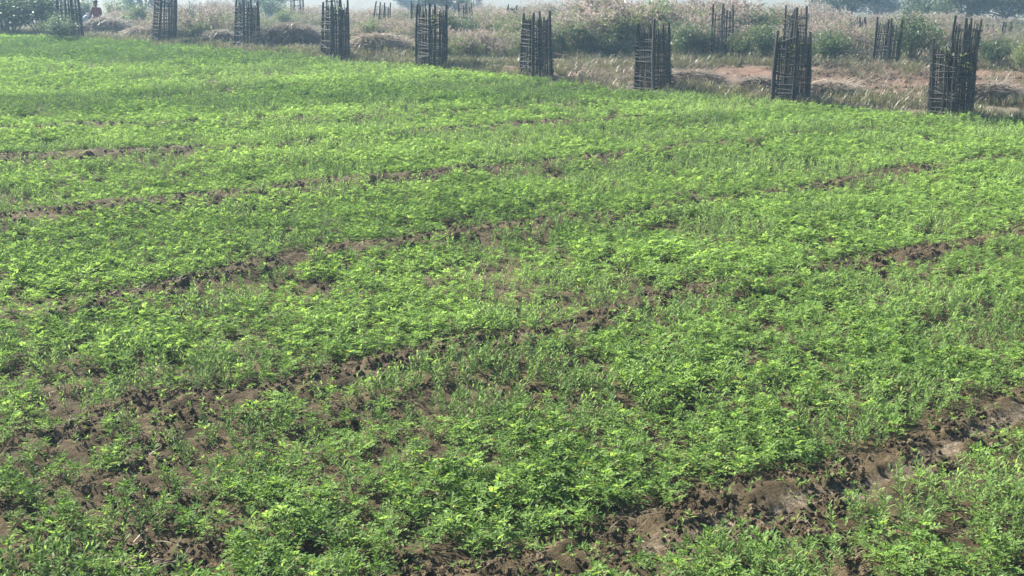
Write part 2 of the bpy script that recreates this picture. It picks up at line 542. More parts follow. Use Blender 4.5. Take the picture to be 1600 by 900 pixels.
def crop_plant(seed, small=1.):
    random.seed(seed)
    leaf = MB(); stem = MB()
    h = U(.06, .10) * small
    lean = V(U(-.015, .015), U(-.015, .015), 0)
    top = V(0, 0, h) + lean
    stem.tube([V(0, 0, -.03), V(0, 0, h * .4) + lean * .3, top], [.0032, .0026, .0016], 4)
    n = random.randint(9, 12); a0 = U(0, 6.28)
    for i in range(n):
        t = i / (n - 1)
        az = a0 + i * 2.399 + U(-.3, .3)
        p = V(0, 0, h * (.2 + .8 * t)) + lean * t
        el = R(U(25, 50) + 36 * t)
        compound_leaf(leaf, p, az, el, U(.085, .135) * (1 - .2 * t), random.choice((2, 2, 3)), U(.030, .044), U(.0075, .0115), R(U(45, 90)), 0, 1, U(-.3, .3))
    return leaf, stem

def narrow_plant(seed):
    random.seed(seed)
    leaf = MB(); stem = MB()
    for k in range(random.randint(2, 3)):
        az = U(0, 6.28); out = U(.02, .05); h = U(.13, .2)
        pts = [V(0, 0, -.03)] + [V(math.cos(az) * out * t * t * 1.4, math.sin(az) * out * t * t * 1.4, h * t) for t in (.25, .5, .75, 1)]
        stem.tube(pts, [.0026, .0024, .002, .0016, .001], 4)
        for i in range(11):
            t = .18 + .82 * i / 10
            j = min(int(t * 4), 3); p = pts[j + 0].lerp(pts[j + 1], t * 4 - j) if t < 1 else pts[4]
            b = az + i * 2.399 + U(-.4, .4); el = R(U(15, 45) + 25 * t)
            d = V(math.cos(b) * math.cos(el), math.sin(b) * math.cos(el), math.sin(el))
            side = V(-math.sin(b), math.cos(b), 0); ln = U(.06, .10) * (1.05 - .35 * t); w = U(.0045, .007)
            q1 = p + d * ln * .45; q2 = p + d * ln * .8 - V(0, 0, ln * .1); q3 = p + d * ln - V(0, 0, ln * U(.2, .45))
            leaf.ribbon([p, q1, q2, q3], [.0012, w, w * .75, .0004], side, 0)
    return leaf, stem

def tiny_sprout(seed):
    random.seed(seed)
    leaf = MB(); stem = MB()
    stem.tube([V(0, 0, -.01), V(0, 0, .025)], [.0014, .001], 3)
    for i in range(random.randint(4, 7)):
        az = i * 2.1 + U(-.4, .4); el = R(U(10, 60))
        d = V(math.cos(az) * math.cos(el), math.sin(az) * math.cos(el), math.sin(el))
        leaf.leaflet(V(0, 0, U(.008, .025)), d, V(0, 0, 1), U(.02, .045), U(.004, .008), .3, 0)
    return leaf, stem

def join(leaf, stem, name, lm):
    """leaf material 0, stalk material 1"""
    mb = MB()
    mb.add(leaf.v, []); mb.f.extend(leaf.f); mb.m.extend(leaf.m)
    mb.add(stem.v, stem.f, 1)
    return mb.mesh(name, [lm, M['stem']])

crop_src = [crop_plant(100 + i, U(.8, 1.4)) for i in range(12)]
weed_src = [narrow_plant(200 + i) for i in range(5)]
tiny_src = [tiny_sprout(300 + i) for i in range(4)]
crop_t = [join(l, s, 'crop_shape', M['crop']) for l, s in crop_src]
weed_t = [join(l, s, 'narrow_shape', M['weed']) for l, s in weed_src]
tiny_t = [join(l, s, 'sprout_shape', M['weed']) for l, s in tiny_src]

def in_view(x, y, margin=.12):
    """points that a camera near the photographer's place could see"""
    return np.abs(x) < (800 / FOCAL + margin) * (y * .97 + .9) + .8

TINTS = [(poly_ground(p), t_) for p, t_ in (
    ([(-200, 76, 4.2, 1), (0, 78, 4.0, 1), (200, 84, 3.5, 1), (450, 95, 2.0, .6)], -.45),
    ([(-100, 178, 1.8, .8), (250, 168, 2.2, 1), (600, 146, 2.4, 1), (900, 145, 2.0, 1), (1050, 158, 1.0, .7)], -.32),
    ([(-200, 112, 2.4, 1), (0, 112, 2.4, 1), (300, 114, 2.2, 1), (560, 118, 2.0, .7)], .04),
    ([(200, 220, 1.0, 1), (700, 196, 1.0, 1), (1100, 170, 1.4, 1), (1500, 200, 1.2, 1)], .08),
    ([(1100, 600, 1.0, 1), (1350, 560, 1.2, 1)], .05))]
def bed_tint(x, y):
    """bands of paler and darker green across the beds"""
    u, v = x * .93 + y * .37, -x * .37 + y * .93
    r_ = (fbm(u * .25 + 3, v * .9, 52, 3) - .5) * .8
    for poly, a in TINTS:
        d, w, s_ = along(poly, x, y)
        r_ = r_ + a * s_ * sstep(1.15, .75, d / w)
    return r_

spac = .088
gx = np.arange(-27, 16, spac); gy = np.arange(4.2, 46, spac)
CX, CY = np.meshgrid(gx, gy); CX = CX.ravel(); CY = CY.ravel()
k = in_view(CX, CY); CX = CX[k]; CY = CY[k]
CX = CX + RNG.uniform(-.5, .5, CX.size) * spac; CY = CY + RNG.uniform(-.5, .5, CY.size) * spac
far_thin = 1 - .3 * sstep(17, 36, CY)
bb = bare(CX, CY); fld = infield(CX, CY)
keep = RNG.random(CX.size) < fld * far_thin * np.clip(1.02 - bb * 1.1, 0, 1) ** 1.3 * (.55 + .45 * sstep(.36, .52, fbm(CX * 3.6, CY * 3.6, 66, 2)))
CX, CY, bb = CX[keep], CY[keep], bb[keep]
CZ = ground_z(CX, CY)
n = CX.size
vig = .76 + .55 * (fbm(CX * .9, CY * .9, 14, 3) - .3) - .35 * bb
sc = vig * RNG.uniform(.75, 1.2, n) * (1 + .1 * sstep(17, 36, CY))
weedy = RNG.random(n) < sstep(.48, .64, fbm(CX * .8 + 7, CY * .8, 77, 3)) * .75 + .05
tint = bed_tint(CX, CY)
rot = np.stack([RNG.normal(0, .12, n), RNG.normal(0, .12, n), RNG.uniform(0, 6.283, n)], 1)

# the plants nearest to where one stands are things of their own
dist = np.hypot(CX, CY)
def proj(x, y, z):
    dz = z - CAM_H; f = y * CP - dz * SP; u = y * SP + dz * CP
    return 800 + FOCAL * x / f, 450 - FOCAL * u / f
PX, PY = proj(CX, CY, CZ + .06)
vis = (PX > 8) & (PX < 1592) & (PY < 893)
order = np.argsort(np.where(vis, dist, 1e9))
near_c = [i for i in order[:900] if not weedy[i]][:240]
near_w = [i for i in order[:1500] if weedy[i]][:60]
single = np.zeros(n, bool); single[near_c] = True; single[near_w] = True
LIMIT_Y = {}
def singles(ids, src, nm, label, cat, group, lm):
    ml = [l.mesh(nm + '_foliage', [lm, M['stem']]) for l, s in src]
    ms = [s.mesh(nm + '_stem', [M['stem']]) for l, s in src]
    for c, i in enumerate(ids):
        kx = c % len(src)
        t = thing(nm, label, cat, (CX[i], CY[i], CZ[i]), 0, group)
        t.rotation_euler = rot[i]; t.scale = (sc[i],) * 3
        f = obj('foliage', ml[kx], t); f['tint'] = float(tint[i])
        obj('stem', ms[kx], t)
singles(near_c, crop_src, 'crop_plant', 'young feathery-leaved green crop plant in the strip of field closest to the viewer', 'crop plant', 'separate crop plants at the near edge of the field', M['crop'])
singles(near_w, weed_src, 'weed_plant', 'young weed with narrow arching leaves among the closest crop plants', 'weed', 'separate narrow-leaved weeds at the near edge of the field', M['weed'])

a = ~weedy & ~single
scatter('crop_foliage', np.stack([CX, CY, CZ], 1)[a], rot[a], np.repeat(sc[a, None], 3, 1), RNG.integers(0, len(crop_t), a.sum()), crop_t, 'dense green carpet of young feathery crop plants covering the field', tint[a])
a = weedy & ~single
scatter('weed_foliage', np.stack([CX, CY, CZ], 1)[a], rot[a], np.repeat(sc[a, None], 3, 1), RNG.integers(0, len(weed_t), a.sum()), weed_t, 'patches of narrow-leaved green weeds growing among the crop', tint[a])
print('crop plants', n)

# small sprouts on the ridges
tx = RNG.uniform(-12, 14, 60000); ty = 4.4 + 20 * RNG.random(60000) ** 1.3
k = in_view(tx, ty); tx, ty = tx[k], ty[k]
tb = bare(tx, ty); k = RNG.random(tx.size) < (.12 + 1.0 * sstep(.2, .8, tb)) * infield(tx, ty) * sstep(.3, .6, fbm(tx * 2.2, ty * 2.2, 19, 2)) * (1 - .3 * pale(tx, ty))
tx, ty = tx[k], ty[k]; m_ = tx.size
scatter('sprout_foliage', np.stack([tx, ty, ground_z(tx, ty)], 1), np.stack([RNG.normal(0, .2, m_), RNG.normal(0, .2, m_), RNG.uniform(0, 6.28, m_)], 1),
        np.repeat(RNG.uniform(.5, 1.35, (m_, 1)), 3, 1), RNG.integers(0, 4, m_), tiny_t, 'tiny green sprouts on the bare ridges between the beds', RNG.normal(0, .15, m_))
print('sprouts', m_)

# ------------------------------------------------------------------ clods and straw on the bare soil
def clod_mesh(seed):
    random.seed(seed)
    import bmesh
    bm = bmesh.new(); bmesh.ops.create_icosphere(bm, subdivisions=1 + seed % 2, radius=1)
    ph = [U(0, 6) for _ in range(6)]
    for v in bm.verts:
        c = v.co.normalized()
        r = 1 + .28 * math.sin(c.x * 2.7 + ph[0]) * math.sin(c.y * 3.1 + ph[1]) + .2 * math.sin(c.z * 4.3 + ph[2] + c.x * 2) + U(-.2, .2)
        v.co = Vector((c.x * r * 1.15, c.y * r * .95, c.z * r * .7))
    me = bpy.data.meshes.new('clod_shape'); bm.to_mesh(me); bm.free()
    me.materials.append(M['clod'])
    return me
clods = [clod_mesh(i) for i in range(6)]
cx = RNG.uniform(-12, 11, 640000); cy = 4.4 + 24 * RNG.random(640000) ** 1.7
k = in_view(cx, cy); cx, cy = cx[k], cy[k]
cb = bare(cx, cy); lump = fbm(cx * 3, cy * 3, 23, 2)
k = RNG.random(cx.size) < sstep(.25, .9, cb) * 1.3 * infield(cx, cy) * sstep(.3, .5, lump) * (1 - .4 * pale(cx, cy)) * 1.0
cx, cy = cx[k], cy[k]; m_ = cx.size
cs = .0035 + .022 * RNG.random(m_) ** 5
cz = ground_z(cx, cy)
big = np.argsort(-cs / np.hypot(cx, cy))[:140]
rr = RNG.uniform(0, 6.28, (m_, 3))
sing = np.zeros(m_, bool); sing[big] = True
for c, i in enumerate(big):
    obj('soil_clod', clods[c % 6], GROUND, (cx[i], cy[i], cz[i] + cs[i] * .2), rr[i], (cs[i] * 1.15,) * 3)
a = ~sing
scatter('soil_crumbs', np.stack([cx, cy, cz + cs * .2], 1)[a], rr[a], np.repeat(cs[a, None], 3, 1), RNG.integers(0, 6, a.sum()), clods, 'loose crumbs of brown soil on the bare ridges', parent=GROUND)
print('clods', m_)

def straw_bits(seed):
    random.seed(seed); mb = MB()
    for i in range(7):
        p = V(U(-.05, .05), U(-.05, .05), U(.002, .012)); az = U(0, 6.28); ln = U(.03, .09)
        d = V(math.cos(az), math.sin(az), U(-.05, .25)); sdv = V(-math.sin(az), math.cos(az), 0)
        mb.ribbon([p, p + d * ln * .5 + V(0, 0, .004), p + d * ln], [.0012, .0016, .0006], sdv)
    return mb.mesh('straw_shape', [M['straw']])
straws = [straw_bits(i) for i in range(4)]
sx = RNG.uniform(-12, 14, 80000); sy = 4.4 + 16 * RNG.random(80000) ** 1.4
k = in_view(sx, sy); sx, sy = sx[k], sy[k]
k = RNG.random(sx.size) < infield(sx, sy) * (.015 + .12 * sstep(.3, .9, bare(sx, sy)) + .7 * pale(sx, sy)) * sstep(.35, .65, fbm(sx * 1.3, sy * 1.3, 27, 3))
sx, sy = sx[k], sy[k]; m_ = sx.size
scatter('dry_straw_litter', np.stack([sx, sy, ground_z(sx, sy) + .004], 1), np.stack([RNG.normal(0, .15, m_), RNG.normal(0, .15, m_), RNG.uniform(0, 6.28, m_)], 1),
        np.repeat(RNG.uniform(.7, 1.5, (m_, 1)), 3, 1), RNG.integers(0, 4, m_), straws, 'bits of dry straw lying on the bare ridges', parent=GROUND)

# ------------------------------------------------------------------ verge grass and tall dry grass
def grass_tuft(seed, nb, h0, h1, w, spread, mats, bend=.5):
    random.seed(seed); mb = MB()
    for i in range(nb):
        az = U(0, 6.28); r = spread * math.sqrt(random.random()); p = V(math.cos(az) * r, math.sin(az) * r, -.02)
        b = az + U(-1, 1); h = U(h0, h1); out = h * U(.1, bend) * 1.2
        d = V(math.cos(b), math.sin(b), 0); sdv = V(-math.sin(b), math.cos(b), 0)
        pts = [p, p + d * out * .15 + V(0, 0, h * .45), p + d * out * .5 + V(0, 0, h * .8), p + d * out + V(0, 0, h * U(.75, 1.0))]
        ww = w * U(.7, 1.3)
        mb.ribbon(pts, [ww, ww, ww * .7, ww * .15], sdv, random.randrange(len(mats)))
    return mb.mesh('grass_shape', mats)

def plume_clump(seed, nst, h0, h1, green=.4, heads=8, leaves=6):
    """tall weedy grass: stalks with leaves low down and fluffy pale heads"""
    random.seed(seed); mb = MB()
    for i in range(nst):
        az = U(0, 6.28); r = .28 * math.sqrt(random.random()); p = V(math.cos(az) * r, math.sin(az) * r, -.03)
        b = az + U(-.8, .8); h = U(h0, h1); out = h * U(.05, .38)
        d = V(math.cos(b), math.sin(b), 0); sdv = V(-math.sin(b), math.cos(b), 0)
        f = lambda t: p + d * out * t * t + V(0, 0, h * (t - .12 * t * t))
        pts = [f(t) for t in (0, .3, .6, .85, 1)]
        mb.ribbon(pts, [.006, .005, .004, .003, .002], sdv, 0)
        for k in range(random.randint(leaves - 1, leaves + 2)):
            t = U(.15, .92); q = f(t); c = U(0, 6.28)
            dd = V(math.cos(c), math.sin(c), U(.1, 1.1))
            mb.leaflet(q, dd, V(0, 0, 1), U(.12, .3), U(.008, .016), .2, 1 if random.random() < green else 0, .4)
        for k in range(random.randint(heads - 2, heads + 2)):
            t = U(.78, 1.0); q = f(t); c = U(0, 6.28)
            dd = d * .5 + V(math.cos(c) * .7, math.sin(c) * .7, U(.2, 1.0))
            mb.leaflet(q, dd, V(0, 0, 1), U(.07, .16), U(.013, .024), .3, 2)
    return mb.mesh('plume_shape', [M['straw'], M['shrub_pale'], M['plume']])

tufts = [grass_tuft(400 + i, 30, .06, .22, .0055, .13, [M['verge'], M['verge'], M['straw']]) for i in range(4)]
dry_tufts = [grass_tuft(420 + i, 34, .05, .24, .0055, .15, [M['straw'], M['straw'], M['verge']], 1.2) for i in range(4)]
plumes = [plume_clump(440 + i, (34, 26, 40)[i % 3], (.75, .5, .6)[i % 3], (1.5, 1.3, 1.7)[i % 3], (.2, .95, .55)[i % 3], (8, 2, 5)[i % 3], (6, 14, 8)[i % 3]) for i in range(9)]

def behind(x, y): return y - np.interp(x, EX, EY)

vx = RNG.uniform(-34, 32, 420000); vy = RNG.uniform(18, 62, 420000)
k = in_view(vx, vy) & (behind(vx, vy) > -.3); vx, vy = vx[k], vy[k]
rd = redland(vx, vy)
ok = RNG.random(vx.size) < (1 - infield(vx, vy)) * (.62 - .60 * rd) * sstep(.25, .5, fbm(vx * .9, vy * .9, 37, 3)) * .55 * np.clip(1.5 - behind(vx, vy) / 20, .25, 1)
vx, vy = vx[ok], vy[ok]; m_ = vx.size
isdry = RNG.random(m_) < .12 + .7 * sstep(.40, .62, fbm(vx * .45 + 3, vy * .45, 39, 3)) * sstep(.6, 4.5, behind(vx, vy))
vz = ground_z(vx, vy); vr = np.stack([RNG.normal(0, .15, m_), RNG.normal(0, .15, m_), RNG.uniform(0, 6.28, m_)], 1); vs = np.repeat(RNG.uniform(.6, 1.35, (m_, 1)), 3, 1)
P3 = np.stack([vx, vy, vz], 1)
scatter('verge_grass', P3[~isdry], vr[~isdry], vs[~isdry], RNG.integers(0, 4, (~isdry).sum()), tufts, 'short yellowing green grass along the far edge of the field')
scatter('dry_grass', P3[isdry], vr[isdry], vs[isdry], RNG.integers(0, 4, isdry.sum()), dry_tufts, 'short matted straw-coloured grass behind the field edge')
print('verge', m_)

lx = RNG.uniform(0, 26, 60000); ly = RNG.uniform(20, 36, 60000)
k = in_view(lx, ly); lx, ly = lx[k], ly[k]
k = RNG.random(lx.size) < redland(lx, ly) * sstep(.3, .6, fbm(lx * .9, ly * .9, 151, 3)) * .35 * (1 - infield(lx, ly))
lx, ly = lx[k], ly[k]; m_ = lx.size
scatter('stubble_litter', np.stack([lx, ly, ground_z(lx, ly) + .01], 1), np.stack([RNG.normal(0, .25, m_), RNG.normal(0, .25, m_), RNG.uniform(0, 6.28, m_)], 1), np.repeat(RNG.uniform(1.6, 4.2, (m_, 1)), 3, 1), RNG.integers(0, 4, m_), straws, 'scattered dry stalks on the reddish bare land', parent=GROUND)
k = RNG.random(m_) < .6; lx, ly = lx[k], ly[k]; m_ = lx.size
scatter('soil_lumps', np.stack([lx + .1, ly - .1, ground_z(lx + .1, ly - .1)], 1), RNG.uniform(0, 6.28, (m_, 3)), np.repeat(RNG.uniform(.015, .055, (m_, 1)), 3, 1), RNG.integers(0, 6, m_), clods, 'brown soil lumps on the reddish bare land', parent=GROUND)

# tall plume grass: masses given as (photo x, y of the foot, radius m, density per m2, height factor)
MASS = [(310, 60, 2.0, 7, .8), (300, 40, 3.4, 5, .95), (345, 52, 2.2, 6, .8), (440, 46, 2.6, 5, .7), (470, 36, 3, 5, .85), (560, 66, 1.8, 5, .55), (620, 62, 2.2, 6, .65), (640, 46, 3, 6, .75), (770, 84, 1.8, 9, .65), (790, 62, 3, 7, .8), (720, 56, 2.8, 6, .65), (860, 70, 2.2, 7, .85),
        (890, 84, 1.3, 7, 1.0), (950, 84, 1.5, 7, 1.1), (930, 60, 2.6, 6, 1.15), (1060, 84, 1.6, 6, 1.1), (1050, 60, 3.0, 6, 1.15), (1150, 84, 1.6, 3, .5), (1180, 62, 3.0, 6, 1.05), (1290, 80, 1.8, 6, .8),
        (1330, 62, 3, 6, .7), (1430, 72, 2.4, 5, .7), (1400, 52, 4, 5, .6), (1480, 70, 2.5, 4, .5), (1560, 62, 2.6, 3, .4), (210, 46, 1.6, 5, .8), (1000, 42, 9, 1.6, 1.05), (640, 36, 8, 1.4, .8), (800, 40, 6, 2., .85), (1350, 42, 9, 1.6, .42), (350, 32, 6, 1.4, 1.0), (1560, 40, 9, 1.2, .35)]
gx_, gy_, gs_ = [], [], []
for px, py, r, dn, hf in MASS:
    x0, y0 = ground_at(px, py)
    for _ in range(int(3.14 * r * r * dn)):
        q = r * math.sqrt(RNG.random()); t = RNG.uniform(0, 6.28)
        x, y = x0 + q * math.cos(t) * 1.25, y0 + q * math.sin(t) * 1.15
        if behind(np.array(x), np.array(y)) < 2.2: continue
        gx_.append(x); gy_.append(y); gs_.append(hf * RNG.uniform(.7, 1.15) * (1.1 - .4 * q / r))
gx_, gy_, gs_ = map(np.array, (gx_, gy_, gs_)); m_ = gx_.size
gs_ = gs_ * (.62 + .75 * fbm(gx_ * .55, gy_ * .4, 131, 2))
sort = np.clip((fbm(gx_ * .42 + 5, gy_ * .3, 137, 2) - .28) * 2.2 + RNG.normal(0, .16, m_), 0, .999)
pick = (sort * 4).astype(int); pick = np.array([1, 0, 2, 1])[pick] + 3 * RNG.integers(0, 3, m_)
scatter('tall_dry_grass', np.stack([gx_, gy_, ground_z(gx_, gy_)], 1), np.stack([RNG.normal(0, .16, m_), RNG.normal(0, .16, m_), RNG.uniform(0, 6.28, m_)], 1),
        np.stack([gs_ * RNG.uniform(.8, 1.3, m_), gs_ * RNG.uniform(.8, 1.3, m_), gs_], 1), len(plumes) - 1 - pick, plumes, 'tall straw-coloured weedy grass with fluffy pale heads behind the guards')
print('plumes', m_)

# ------------------------------------------------------------------ shrubs
def shrub_meshes(seed, h, r, nl, lsz, twig_mat, leaf_m, lean=0., pale_top=None):
    random.seed(seed); tw = MB(); lf = MB()
    ends = []
    for i in range(24):
        az = U(0, 6.28); o = r * U(.15, .9); hh = h * U(.55, 1.02) * (1 - .35 * (o / r) ** 2)
        d = V(math.cos(az), math.sin(az), 0)
        pts = [V(0, 0, -.05) + d * U(0, .12), d * o * .4 + V(0, 0, hh * .45), d * o * .8 + V(U(-.1, .1), U(-.1, .1), hh * .8), d * o + V(U(-.1, .1), U(-.1, .1), hh)]
        tw.tube(pts, [.016, .011, .007, .003], 4)
        for s in range(2, 4):
            for k in range(3):
                q = pts[s - 1].lerp(pts[s], U(.1, 1)); e = q + V(U(-1, 1), U(-1, 1), U(-.1, .9)).normalized() * U(.12, .32) * h * .6
                tw.tube([q, q.lerp(e, .5) + V(0, 0, .02), e], [.005, .004, .002], 3)
                ends.append((q, e))
        ends.append((pts[1], pts[3]))
    for i in range(nl):
        a, b = random.choice(ends); q = a.lerp(b, random.random() ** .6) + V(random.gauss(0, .1), random.gauss(0, .1), random.gauss(0, .1))
        d = V(U(-1, 1), U(-1, 1), U(-.5, 1)).normalized()
        lf.leaflet(q, d, V(U(-.3, .3), U(-.3, .3), 1), lsz * U(.6, 1.4), lsz * U(.2, .34), .2, 0)
    return tw.mesh('shrub_stems', [twig_mat]), lf.mesh('shrub_leaves', [leaf_m])

SHR = {'green': [shrub_meshes(500 + i, 1.3, .85, 2600, .085, M['drytwig'], M['shrub']) for i in range(3)],
       'pale': [shrub_meshes(520 + i, 1.2, .8, 2000, .08, M['drytwig'], M['shrub_pale']) for i in range(3)],
       'dry': [shrub_meshes(540 + i, 1.1, .75, 420, .06, M['drytwig'], M['straw']) for i in range(2)]}
_cnt = 0
def shrub(px, py, kind, size, label, wide=1.):
    global _cnt
    x, y, z = spot(px, py)
    tw, lf = SHR[kind][_cnt % len(SHR[kind])]; _cnt += 1
    t = thing('shrub', label, 'shrub', (x, y, z), U(0, 6.28), 'shrubs on the rough land behind the guards')
    t.scale = (size * wide, size * wide, size)
    obj('stems', tw, t); obj('foliage', lf, t)
    return t
random.seed(77)
shrub(14, 57, 'green', 1.6, 'dark green shrub at the left end of the field edge', 1.5)
shrub(66, 56, 'green', 1.5, 'bushy green shrub just left of the leftmost dark guard', 1.1)
shrub(40, 44, 'pale', 1.8, 'light green shrub rising behind the two dark shrubs at far left', 1.2)
shrub(92, 66, 'green', .75, 'dark low shrub half hiding the left side of the leftmost guard', 1.2)
shrub(128, 44, 'green', 1.3, 'shrub behind the leftmost dark guard, beside the seated person')
shrub(185, 42, 'pale', 1.25, 'light yellow-green shrub just right of the seated person', 1.1)
shrub(218, 48, 'pale', 1.0, 'low pale shrub leaning out left of the second guard')
shrub(345, 66, 'dry', 1.1, 'leafless grey-brown shrub left of the third guard')
shrub(310, 52, 'dry', 1.3, 'twiggy dry shrub in pale grass between second and third guards')
shrub(445, 48, 'pale', .95, 'rounded light green shrub above the dark straw heap')
shrub(425, 38, 'green', 1.3, 'dim green shrub rising behind the third guard')
shrub(580, 66, 'pale', .7, 'small green shrub below the broken wire guard', 1.1)
shrub(715, 74, 'green', .8, 'low grey-green shrub right of the fifth guard', 1.2)
shrub(895, 88, 'green', .8, 'dark shrub under pale grass right of the sixth guard', 1.2)
shrub(960, 86, 'pale', 1.0, 'large pale green shrub left of the seventh guard', 1.2)
shrub(1030, 78, 'pale', 1.3, 'tall bright green shrub rising right behind the seventh guard', 1.1)
shrub(1080, 94, 'green', .75, 'dark green shrub right of the seventh guard at the edge of the bare land', 1.2)
shrub(1158, 96, 'pale', .62, 'leafy green shrub in front of the half-hidden far guard', 1.2)
shrub(1195, 96, 'green', .75, 'green shrub touching the left side of the eighth guard')
shrub(1290, 100, 'green', .75, 'rounded dark green shrub right of the eighth guard', 1.4)
shrub(1345, 98, 'dry', .8, 'small dry shrub between round green shrub and leaning guard', 1.3)
shrub(1425, 102, 'green', 1.1, 'upright green shrub right of the leaning guard', .9)
shrub(1550, 108, 'green', .6, 'low green shrub on the grassy slope right of the ninth guard', 1.4)
shrub(1596, 118, 'pale', .55, 'small light green shrub at the right end of the bare land', 1.2)

# ------------------------------------------------------------------ heaps of cut brush and straw
def heap(px, py, w, d, h, label, dark, rz=0., nst=900, seed=0):
    random.seed(900 + seed)
    x, y, z = spot(px, py)
    t = thing('straw_heap', label, 'heap', (x, y, z), rz, 'heaps of cut brush and straw')
    mb = MB(); n1, n2 = 20, 8
    for j in range(n2 + 1):
        for i in range(n1):
            a = 2 * math.pi * i / n1; q = 1 - j / n2
            nz = 1 + .22 * math.sin(a * 3 + seed) + .12 * math.sin(a * 7 + 2 * seed)
            mb.v.append((w * .5 * q * nz * math.cos(a), d * .5 * q * nz * math.sin(a), h * .5 * (1 - q ** 2.6) * (1 + .18 * math.sin(a * 2 + j * .6 + seed)) - .06))
    for j in range(n2):
        for i in range(n1):
            mb.f.append((j * n1 + i, j * n1 + (i + 1) % n1, (j + 1) * n1 + (i + 1) % n1, (j + 1) * n1 + i)); mb.m.append(0)
    obj('core', mb.mesh('heap_core', [M['drytwig']], True), t)
    for nm, mat, num in (('straw', M['cutstraw'], int(nst * 2 * (1 - dark))), ('brushwood', M['drytwig'], int(nst * 2 * dark))):
        b = MB()
        for i in range(num):
            a = U(0, 6.28); q = math.sqrt(random.random()); zz = h * (1 - q ** 3.4)
            p = V(w * .5 * q * math.cos(a), d * .5 * q * math.sin(a), zz * U(.45, 1.12))
            c = random.gauss(0, .7) + (0 if random.random() < .6 else a); ln = U(.25, .95)
            dd = V(math.cos(c), math.sin(c) * .7, U(-.35, .6)).normalized(); sdv = V(-math.sin(c), math.cos(c), .3).normalized()
            wd = U(.005, .011)
            b.ribbon([p - dd * ln * .5 - V(0, 0, .04), p + V(0, 0, .03), p + dd * ln * .5 - V(0, 0, U(0, .1))], [wd, wd, wd * .3], sdv)
        s = obj(nm, b.mesh('heap_' + nm, [mat]), t); s['kind'] = 'stuff'
    return t
heap(168, 56, 2.6, 1.4, .62, 'brown mound of cut brush with the seated person on it', .6, -.1, 1100, 1)
heap(222, 62, 1.4, .9, .4, 'low pale heap of cut grass against the second guard', .25, .2, 700, 2)
heap(455, 76, 2.5, 1.3, .66, 'dark heap of cut brush capped with straw between third and fourth guards', .55, 0, 1300, 3)
heap(595, 86, 2.2, 1.0, .45, 'flattened straw heap between fourth and fifth guards', .3, .1, 1000, 4)
heap(345, 70, 1.2, .8, .4, 'small brown heap at the left foot of the third guard', .5, 0, 500, 5)
heap(1080, 134, 1.7, .8, .30, 'low straw heap at the right foot of the seventh guard', .45, -.1, 900, 6)
heap(1290, 148, 1.5, .8, .28, 'low straw heap at the right foot of the eighth guard', .45, .1, 800, 7)
heap(1185, 142, .8, .6, .22, 'small dry heap at the left foot of the eighth guard', .6, 0, 400, 8)
heap(1545, 160, 1.2, .7, .26, 'low dark heap at the right foot of the ninth guard', .6, 0, 600, 9)
heap(780, 84, 1.6, 1.0, .45, 'mound of matted pinkish dry grass between fifth and sixth guards', .1, 0, 900, 10)

# ------------------------------------------------------------------ bamboo tree guards
def stick_mesh(seed, n=6, nodes=5):
    """a unit length of split bamboo with swollen joints, slightly bowed"""
    random.seed(seed); pts, rad = [], []
    bx, by = U(-.35, .35), U(-.35, .35)
    for i in range(nodes * 2 + 1):
        t = i / (nodes * 2)
        bow = math.sin(t * math.pi)
        pts.append(V(bx * bow, by * bow, t)); rad.append((.56 if i % 2 else .47) * (1.0 - .22 * t))
    mb = MB()
    for i, (p, r_) in enumerate(zip(pts, rad)):
        for k in range(n):
            a = 2 * math.pi * k / n
            mb.v.append((p.x + math.cos(a) * r_, p.y + math.sin(a) * r_, p.z))
    m1 = len(pts) - 1
    for i in range(m1):
        for k in range(n):
            mb.f.append((i * n + k, i * n + (k + 1) % n, (i + 1) * n + (k + 1) % n, (i + 1) * n + k)); mb.m.append(0)
    mb.f.append(tuple(range(n))[::-1]); mb.f.append(tuple(m1 * n + k for k in range(n))); mb.m += [0, 0]
    return mb.mesh('bamboo_stick', [M['bamboo']], False)
STICKS = [stick_mesh(i) for i in range(8)]

def stick(name, parent, a, b, dia, flat=1.):
    a, b = Vector(a), Vector(b); d = b - a
    o = obj(name, random.choice(STICKS), parent, a)
    o.rotation_mode = 'QUATERNION'
    o.rotation_quaternion = d.to_track_quat('Z', 'Y')
    o.scale = (dia, dia * flat, d.length)
    return o

